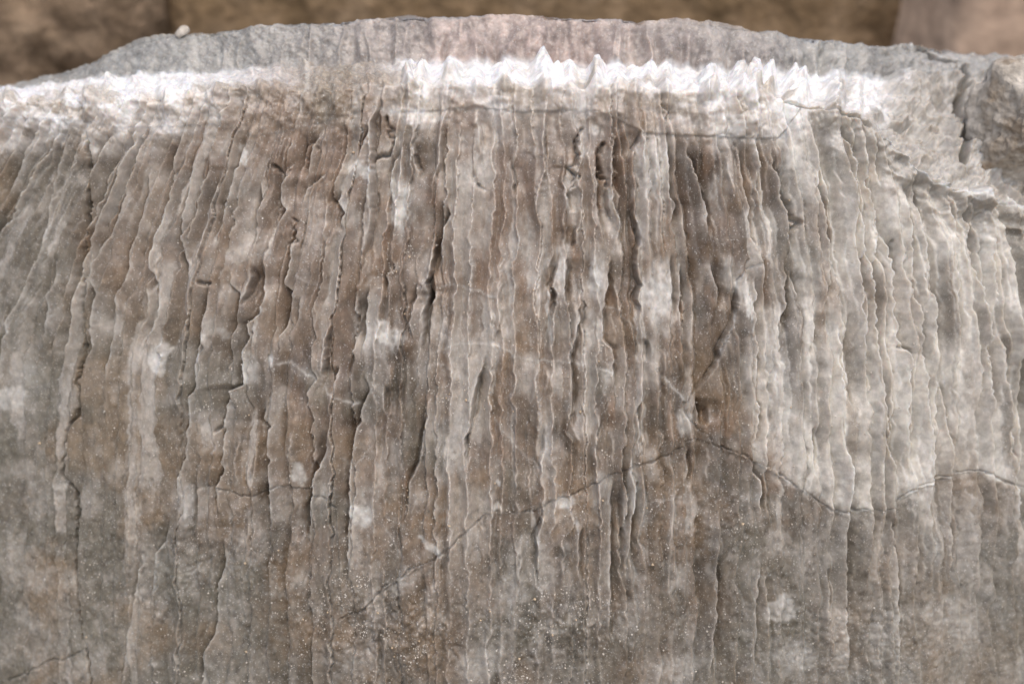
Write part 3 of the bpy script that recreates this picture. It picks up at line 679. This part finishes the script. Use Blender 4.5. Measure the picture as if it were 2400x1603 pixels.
# rear slab: mauve grey in the middle, plain grey to the sides
slabC = mixc(np.zeros(P.shape) + np.array((0.33, 0.325, 0.305)), (0.42, 0.345, 0.312), np.exp(-(((PX - 1270 + 120 * n_mid) / 430) ** 2)))
slabC = slabC * (1 + (.2 * fbm2(PX / 30, SV / 30, 3, 131) + .3 * fbm2(SX / 6, SV / 6, 3, 132))[..., None] + .25 * n_mid[..., None])
slabC = mixc(slabC, (0.42, 0.41, 0.39), np.clip(greyc, 0, 1) * .6)
ws = w_slab
C = C * (1 - ws[..., None]) + slabC * ws[..., None]
C = C * (1 + .22 * n_sml)[..., None]
C = C * (1 - .13 * (1 - np.maximum(cr, ws)))[..., None]
C = C * (1 - .07 * sstep(-10, 60, PY - s_l + 20 * n_mid) * w_face)[..., None]      # the lower fragment is duller stone
C = np.clip(C, 0.02, 0.86)

# ------------------------------------------------------------------ materials
def new_mat(name):
    m = bpy.data.materials.new(name); m.use_nodes = True
    return m, m.node_tree.nodes, m.node_tree.links, m.node_tree.nodes["Principled BSDF"]

def stone_material():
    m, n, l, b = new_mat("weathered_gypsum")
    at = n.new("ShaderNodeAttribute"); at.attribute_name = "stone"
    co = n.new("ShaderNodeTexCoord")
    n1 = n.new("ShaderNodeTexNoise"); n1.inputs["Scale"].default_value = 230; n1.inputs["Detail"].default_value = 8; n1.inputs["Roughness"].default_value = .68
    n2 = n.new("ShaderNodeTexNoise"); n2.inputs["Scale"].default_value = 950; n2.inputs["Detail"].default_value = 4
    l.new(co.outputs["Object"], n1.inputs["Vector"]); l.new(co.outputs["Object"], n2.inputs["Vector"])
    mr = n.new("ShaderNodeMapRange"); mr.inputs[1].default_value = .3; mr.inputs[2].default_value = .7; mr.inputs[3].default_value = .76; mr.inputs[4].default_value = 1.24
    l.new(n1.outputs["Fac"], mr.inputs[0])
    mx = n.new("ShaderNodeMix"); mx.data_type = 'RGBA'; mx.blend_type = 'MULTIPLY'; mx.inputs[0].default_value = 1
    l.new(at.outputs["Color"], mx.inputs[6]); l.new(mr.outputs[0], mx.inputs[7])
    # crystal specks
    sp = n.new("ShaderNodeMapRange"); sp.inputs[1].default_value = .60; sp.inputs[2].default_value = .70; sp.inputs[3].default_value = 0; sp.inputs[4].default_value = .55
    l.new(n2.outputs["Fac"], sp.inputs[0])
    mx2 = n.new("ShaderNodeMix"); mx2.data_type = 'RGBA'; mx2.inputs[7].default_value = (.75, .73, .70, 1)
    l.new(sp.outputs[0], mx2.inputs[0]); l.new(mx.outputs[2], mx2.inputs[6])
    l.new(mx2.outputs[2], b.inputs["Base Color"])
    b.inputs["Roughness"].default_value = .33
    b.inputs["Specular IOR Level"].default_value = .45
    b.inputs["Subsurface Weight"].default_value = .8
    b.inputs["Subsurface Radius"].default_value = (1.0, .78, .58)
    b.inputs["Subsurface Scale"].default_value = .0045
    bp = n.new("ShaderNodeBump"); bp.inputs["Strength"].default_value = .25; bp.inputs["Distance"].default_value = .0004
    ad = n.new("ShaderNodeMath"); ad.operation = 'ADD'
    l.new(n1.outputs["Fac"], ad.inputs[0]); l.new(n2.outputs["Fac"], ad.inputs[1])
    l.new(ad.outputs[0], bp.inputs["Height"]); l.new(bp.outputs[0], b.inputs["Normal"])
    return m

def rough_material(name, c1, c2, scale, bump=.5, dist=.004, c3=None):
    m, n, l, b = new_mat(name)
    co = n.new("ShaderNodeTexCoord")
    n1 = n.new("ShaderNodeTexNoise"); n1.inputs["Scale"].default_value = scale; n1.inputs["Detail"].default_value = 8; n1.inputs["Roughness"].default_value = .6
    n2 = n.new("ShaderNodeTexNoise"); n2.inputs["Scale"].default_value = scale * 6; n2.inputs["Detail"].default_value = 5
    l.new(co.outputs["Object"], n1.inputs["Vector"]); l.new(co.outputs["Object"], n2.inputs["Vector"])
    r = n.new("ShaderNodeValToRGB"); r.color_ramp.elements[0].position = .34; r.color_ramp.elements[1].position = .68
    r.color_ramp.elements[0].color = (*c1, 1); r.color_ramp.elements[1].color = (*c2, 1)
    if c3:
        e = r.color_ramp.elements.new(.5); e.color = (*c3, 1)
    l.new(n1.outputs["Fac"], r.inputs[0])
    mr = n.new("ShaderNodeMapRange"); mr.inputs[1].default_value = .3; mr.inputs[2].default_value = .7; mr.inputs[3].default_value = .75; mr.inputs[4].default_value = 1.25
    l.new(n2.outputs["Fac"], mr.inputs[0])
    mx = n.new("ShaderNodeMix"); mx.data_type = 'RGBA'; mx.blend_type = 'MULTIPLY'; mx.inputs[0].default_value = 1
    l.new(r.outputs[0], mx.inputs[6]); l.new(mr.outputs[0], mx.inputs[7]); l.new(mx.outputs[2], b.inputs["Base Color"])
    b.inputs["Roughness"].default_value = .85; b.inputs["Specular IOR Level"].default_value = .25
    bp = n.new("ShaderNodeBump"); bp.inputs["Strength"].default_value = bump; bp.inputs["Distance"].default_value = dist
    l.new(n2.outputs["Fac"], bp.inputs["Height"]); l.new(bp.outputs[0], b.inputs["Normal"])
    return m

M_STONE = stone_material()
M_ROCK = rough_material("grey_broken_gypsum", (.27, .205, .14), (.68, .63, .56), 34, .9, .003, (.47, .425, .365))
M_WALL_DARK = rough_material("rough_brown_stone", (.13, .09, .055), (.38, .28, .19), 16, .8, .012, (.23, .165, .11))
M_WALL_MID = rough_material("ochre_brown_stone", (.15, .10, .052), (.36, .26, .165), 14, .7, .010, (.24, .165, .095))
M_WALL_PINK = rough_material("pinkish_stone", (.36, .26, .195), (.50, .38, .29), 7, .5, .006)
M_EARTH = rough_material("dry_earth", (.13, .10, .07), (.26, .205, .15), 6, .8, .02)
M_DUST = rough_material("pale_dust", (.46, .39, .31), (.80, .77, .72), 180, .2, .0003)
M_CRUMB = rough_material("tan_crumb", (.50, .38, .25), (.72, .58, .42), 200, .4, .0004)

def link_mesh(name, verts, faces, mat, parent=None, smooth_on=True):
    me = bpy.data.meshes.new(name)
    me.from_pydata([tuple(v) for v in verts], [], faces); me.update()
    if smooth_on: me.shade_smooth()
    me.materials.append(mat)
    o = bpy.data.objects.new(name, me); col.objects.link(o)
    if parent: o.parent = parent
    return o

# ------------------------------------------------------------------ setting
def ground():
    n = 90
    xs = np.sign(np.linspace(-1, 1, n)) * np.abs(np.linspace(-1, 1, n)) ** 3 * 60
    V = []; F = []
    for j in range(n):
        for i in range(n):
            V.append((xs[i], xs[j], -0.42 + 0.012 * math.sin(xs[i] * 9.1 + 2 * math.sin(xs[j] * 5)) * math.exp(-abs(xs[i]) / 8)))
    for j in range(n - 1):
        for i in range(n - 1):
            a = j * n + i; F.append((a, a + 1, a + n + 1, a + n))
    o = link_mesh("ground", V, F, M_EARTH); o["kind"] = "structure"
ground()

# ------------------------------------------------------------------ the gypsum block, cut along its cracks into the fragments the photograph shows
block = bpy.data.objects.new("gypsum_block", None); col.objects.link(block)
block.location = (0, 0.12, -0.42)
block["label"] = "rain-fluted translucent brown and cream gypsum block with white crest, filling the picture"
block["category"] = "stone block"

fpx = 0.25 * (PX[:-1, :-1] + PX[1:, :-1] + PX[:-1, 1:] + PX[1:, 1:]); fpy = 0.25 * (PY[:-1, :-1] + PY[1:, :-1] + PY[:-1, 1:] + PY[1:, 1:])
frow = np.arange(rows_n - 1)[:, None] + np.zeros((1, NC - 1))
crest_y, lowy, leftx, rightx = seams(fpx, fpy)
lab = np.full(fpx.shape, 2)
lab[fpx > rightx] = 3
lab[(fpy > lowy)] = 4
lab[fpx < leftx] = 1
lab[(fpy < crest_y)] = 0
lab[frow >= N_FACE + N_LEDGE - 3] = 5
verts_all = (P.reshape(-1, 3) - np.array(block.location)).astype(np.float32)
vn_all = VN.reshape(-1, 3).astype(np.float32)
col_all = C.reshape(-1, 3).astype(np.float32)
idx = np.arange(rows_n * NC).reshape(rows_n, NC)
quads = np.stack([idx[:-1, :-1], idx[:-1, 1:], idx[1:, 1:], idx[1:, :-1]], axis=-1)
PARTS = {0: ("crest", "white crest with sharp teeth and a crumbling grey broken corner"),
         1: ("face_fragment", "grey-green fluted fragment left of the long upright crack"),
         2: ("face_fragment", "brown deeply fluted fragment in the middle of the face"),
         3: ("face_fragment", "cream fluted fragment on the right"),
         4: ("face_fragment", "dull dusty fragment below the long diagonal crack"),
         5: ("rear_slab", "mauve-grey fluted slab rising behind the white crest")}
for k, (nm, lb) in PARTS.items():
    q = quads[lab == k]
    used, inv = np.unique(q.ravel(), return_inverse=True)
    me = bpy.data.meshes.new(nm)
    me.vertices.add(len(used)); me.vertices.foreach_set("co", verts_all[used].ravel())
    nf = len(q)
    me.loops.add(nf * 4); me.loops.foreach_set("vertex_index", inv.astype(np.int32).ravel())
    me.polygons.add(nf); me.polygons.foreach_set("loop_start", np.arange(0, nf * 4, 4, dtype=np.int32))
    me.polygons.foreach_set("loop_total", np.full(nf, 4, np.int32))
    me.update(calc_edges=True)
    me.shade_smooth()
    at = me.attributes.new("stone", 'FLOAT_COLOR', 'POINT')
    c4 = np.ones((len(used), 4), np.float32); c4[:, :3] = col_all[used]
    at.data.foreach_set("color", c4.ravel())
    me.normals_split_custom_set_from_vertices(vn_all[used])
    me.materials.append(M_STONE)
    o = bpy.data.objects.new(nm, me); col.objects.link(o); o.parent = block
    o["label"] = lb

# the two ends of the block, out of the frame
for c in (0, NC - 1):
    Vc = P[:, c] - np.array(block.location)
    link_mesh("end_face", Vc, [tuple(range(rows_n))], M_ROCK, block, False)

# ------------------------------------------------------------------ broken rock wedged at the right end of the ledge
def hash_noise3(p, s, seed):
    a = fbm2(p[:, 0] / s, p[:, 1] / s + 3.7, 3, seed); b = fbm2(p[:, 1] / s + 9.1, p[:, 2] / s, 3, seed + 5); c = fbm2(p[:, 2] / s, p[:, 0] / s + 1.3, 3, seed + 9)
    return (a + b + c) / 1.7

def lump(name, mat, centre, size, seed, planes, sub=60, rough=.004, parent=None, fine=.0012):
    """a broken stone: a sphere cut by planes, then roughened"""
    n = sub
    V = []; F = []
    th = np.linspace(0, math.pi, n + 1); ph = np.linspace(0, 2 * math.pi, 2 * n, endpoint=False)
    T, Ph = np.meshgrid(th, ph, indexing='ij')
    D = np.stack([np.sin(T) * np.cos(Ph), np.sin(T) * np.sin(Ph), np.cos(T)], -1).reshape(-1, 3)
    r = np.full(len(D), 1.0)
    for nx, ny, nz, d in planes:
        v = np.array((nx, ny, nz), float); v /= np.linalg.norm(v)
        dn = D @ v
        with np.errstate(divide='ignore'):
            rr = np.where(dn > 1e-3, d / np.maximum(dn, 1e-3), 1e9)
        r = np.minimum(r, rr)
    Pm = D * r[:, None] * np.array(size)
    nz = hash_noise3(Pm * 1000, 22, seed) * rough + hash_noise3(Pm * 1000, 6, seed + 20) * fine + hash_noise3(Pm * 1000, 2.4, seed + 40) * fine * .4
    Pm = Pm + D * nz[:, None]
    w = 2 * n
    for j in range(n):
        for i in range(w):
            a = j * w + i; b = j * w + (i + 1) % w
            if j == 0: F.append((a, a + w, b + w))
            elif j == n - 1: F.append((a, b, b) if False else (a, a + w, b))
            else: F.append((a, a + w, b + w, b))
    o = link_mesh(name, Pm, F, mat, parent)
    o.location = centre
    return o

rx, ry, rz = ray(2484, 322)
ry0 = float(np.interp(.31, fX, fY)) + .026
tt = (ry0 - CAM[1]) / ry
rc = (CAM[0] + rx * tt, CAM[1] + ry * tt, CAM[2] + rz * tt)
rock = lump("broken_rock", M_ROCK, rc, (.056, .05, .064), 3,
            [(-1, -.35, .12, .72), (-.35, -1, .25, .60), (-.35, -1, -1.05, .44), (.6, -1, .5, .66), (-.3, -.35, 1, .70), (.4, 0, 1, .8), (1, 0, 0, .8), (0, 0, -1, .9)], 130, .010, None, .0032)
rock["label"] = "rough grey broken rock wedged behind a dark gap at the right end of the crest"
rock["category"] = "rock"

# ------------------------------------------------------------------ small stone left on the rim of the slab
px_, py_, pz_ = ray(426, 70)
tt = (float(np.interp(-.205, tX, tY)) + .004 - CAM[1]) / py_
peb = lump("pebble", M_ROCK, (px_ * tt, CAM[1] + py_ * tt, CAM[2] + pz_ * tt - .0015), (.0050, .0032, .0030), 29, [(-.6, -.3, 1, .7), (.5, -1, .3, .75), (-1, 0, -.2, .8), (0, 0, -1, .7)], 24, .0012, None, .0004)
peb.rotation_euler = (0, math.radians(-28), 0)
peb["label"] = "small pale pebble resting on the left rim of the grey rear slab"; peb["category"] = "pebble"

# ------------------------------------------------------------------ wall of large stones behind
wall = bpy.data.objects.new("stone_wall", None); col.objects.link(wall)
wall.location = (0, 0.62, -0.42)
wall["label"] = "blurred wall of large brown and pinkish stones behind the gypsum block"
wall["category"] = "wall"
def wall_stone(x0, x1, z0, z1, y, depth, mat, seed, rough, yaw=0.0):
    n = 70; m = max(20, int(70 * (z1 - z0) / (x1 - x0))); m = min(m, 90)
    V = []; F = []
    xs = np.linspace(-1, 1, n); zs = np.linspace(-1, 1, m)
    A, B = np.meshgrid(xs, zs)
    bev = np.clip((1 - np.maximum(np.abs(A) ** 14, np.abs(B) ** 14)), 0, 1)
    X = A * (x1 - x0) / 2; Z = B * (z1 - z0) / 2
    nz = rough * (fbm2(X * 9, Z * 9, 5, seed) + .5 * fbm2(X * 34, Z * 34, 3, seed + 3))
    Yf = -nz * .9 + (1 - bev) * .009
    front = np.stack([X, Yf, Z], -1).reshape(-1, 3)
    V = [tuple(v) for v in front]
    for j in range(m - 1):
        for i in range(n - 1):
            a = j * n + i; F.append((a, a + 1, a + n + 1, a + n))
    ring = [i for i in range(n)] + [j * n + n - 1 for j in range(1, m)] + [(m - 1) * n + i for i in range(n - 2, -1, -1)] + [j * n for j in range(m - 2, 0, -1)]
    b0 = len(V)
    for k in ring: V.append((V[k][0], depth, V[k][2]))
    for k in range(len(ring)):
        k2 = (k + 1) % len(ring)
        F.append((ring[k2], ring[k], b0 + k, b0 + k2))
    F.append(tuple(range(b0, b0 + len(ring))))
    o = link_mesh("wall_stone", V, F, mat, wall)
    o.location = ((x0 + x1) / 2, y - wall.location[1], (z0 + z1) / 2 - wall.location[2])
    o.rotation_euler = (0, 0, yaw)
    return o
def wx(px, Y):
    a, b, c = ray(px, 60.0); t = (Y - CAM[1]) / b
    return CAM[0] + a * t
YW = 0.62
xl = wx(395, YW); xr = wx(2198, YW - .10)
wall_stone(xl - .75, xl - .002, -.42, .30, YW - .012, .3, M_WALL_DARK, 11, .045)
wall_stone(xl + .002, xr + .12, -.42, .22, YW, .3, M_WALL_MID, 23, .016)
wall_stone(xr, xr + .70, -.42, .34, YW - .12, .3, M_WALL_PINK, 37, .014, .06)
wall_stone(xl - .60, xl + .30, .306, .60, YW, .3, M_WALL_MID, 41, .03)
wall_stone(xl + .308, xr + .11, .226, .58, YW + .01, .3, M_WALL_DARK, 43, .03)

# ------------------------------------------------------------------ dust and crumbs lying on the face
dens = 0.35 + 0.0 * PX
dens *= np.interp(PY, [300, 450, 700, 900, 1200, 1700], [.02, .25, .7, 1, 1.6, 1.8])
dens *= np.interp(PX, [0, 150, 400, 700, 1500, 1800, 2300], [.5, .6, .9, 1.3, 1.2, .8, .5])
for x, y, rr, s in [(790,1385,45,9),(870,1445,55,7),(1330,1440,60,5),(1070,930,35,8),(960,1230,40,5),(815,1290,30,4),(940,835,22,7),(900,620,30,5),(885,640,22,5),(700,520,16,9),(705,560,14,8),(1250,760,40,2),(1190,1590,50,6),(985,1510,35,6),(640,1290,60,2),(1135,945,25,5),(470,960,25,4),(1700,1240,60,2),(1990,650,30,4),(960,590,20,5),(430,1260,30,3),(820,1370,40,6),(1395,825,14,6)]:
    dens = dens + s * np.exp(-(((PX - x) / rr) ** 2 + ((PY - y) / rr) ** 2))
dens *= (w_face > .9) * (PY < 1750) * (PX > -60) * (PX < 2460) * (0.12 + 2.2 * sstep(-.1, .5, fbm2(PX / 34, PY / 40, 4, 140, .65)))
area = np.abs(np.gradient(PX, axis=1) * np.gradient(PY, axis=0))
pr = (dens * area).ravel(); pr /= pr.sum()
def grain_mesh(ids, rmin, rmax, power):
    k = len(ids)
    c = P.reshape(-1, 3)[ids]; nrm = VN.reshape(-1, 3)[ids]
    r = rmin + (rmax - rmin) * rng.random(k) ** power
    base = np.array([(1, 0, 0), (-1, 0, 0), (0, 1, 0), (0, -1, 0), (0, 0, 1), (0, 0, -1)], float)
    tri = np.array([(0, 2, 4), (2, 1, 4), (1, 3, 4), (3, 0, 4), (2, 0, 5), (1, 2, 5), (3, 1, 5), (0, 3, 5)])
    off = base[None] * (0.6 + .6 * rng.random((k, 6, 1)))
    a = rng.random((k, 3)) * 6.28
    ca, sa = np.cos(a), np.sin(a)
    x, y, z = off[..., 0], off[..., 1], off[..., 2]
    x, y = x * ca[:, :1] - y * sa[:, :1], x * sa[:, :1] + y * ca[:, :1]
    y, z = y * ca[:, 1:2] - z * sa[:, 1:2], y * sa[:, 1:2] + z * ca[:, 1:2]
    off = np.stack([x, y, z], -1)
    V = (c + nrm * (r * .35)[:, None])[:, None] + off * r[:, None, None]
    F = (tri[None] + (np.arange(k) * 6)[:, None, None]).reshape(-1, 3)
    return V.reshape(-1, 3), F.tolist()
ids = rng.choice(len(pr), 8000, p=pr, replace=False)
V, F = grain_mesh(ids, .00012, .00080, 3.4)
dust = link_mesh("dust_grains", V, F, M_DUST, None, False)
dust["kind"] = "stuff"; dust["label"] = "pale grains of dust scattered over the fluted face"; dust["category"] = "dust"
ids = rng.choice(len(pr), 46, p=pr, replace=False)
for c_i, g in enumerate(ids):
    V, F = grain_mesh(np.array([g]), .0008, .0013, 1.5)
    c0 = P.reshape(-1, 3)[g]
    o = link_mesh("crumb", V - c0, F, M_CRUMB, None, True)
    o.location = c0
    o["label"] = "tiny tan crumb of earth clinging to the fluted face"
    o["category"] = "crumb"; o["group"] = "crumbs clinging to the fluted face"
print("verts", rows_n * NC)
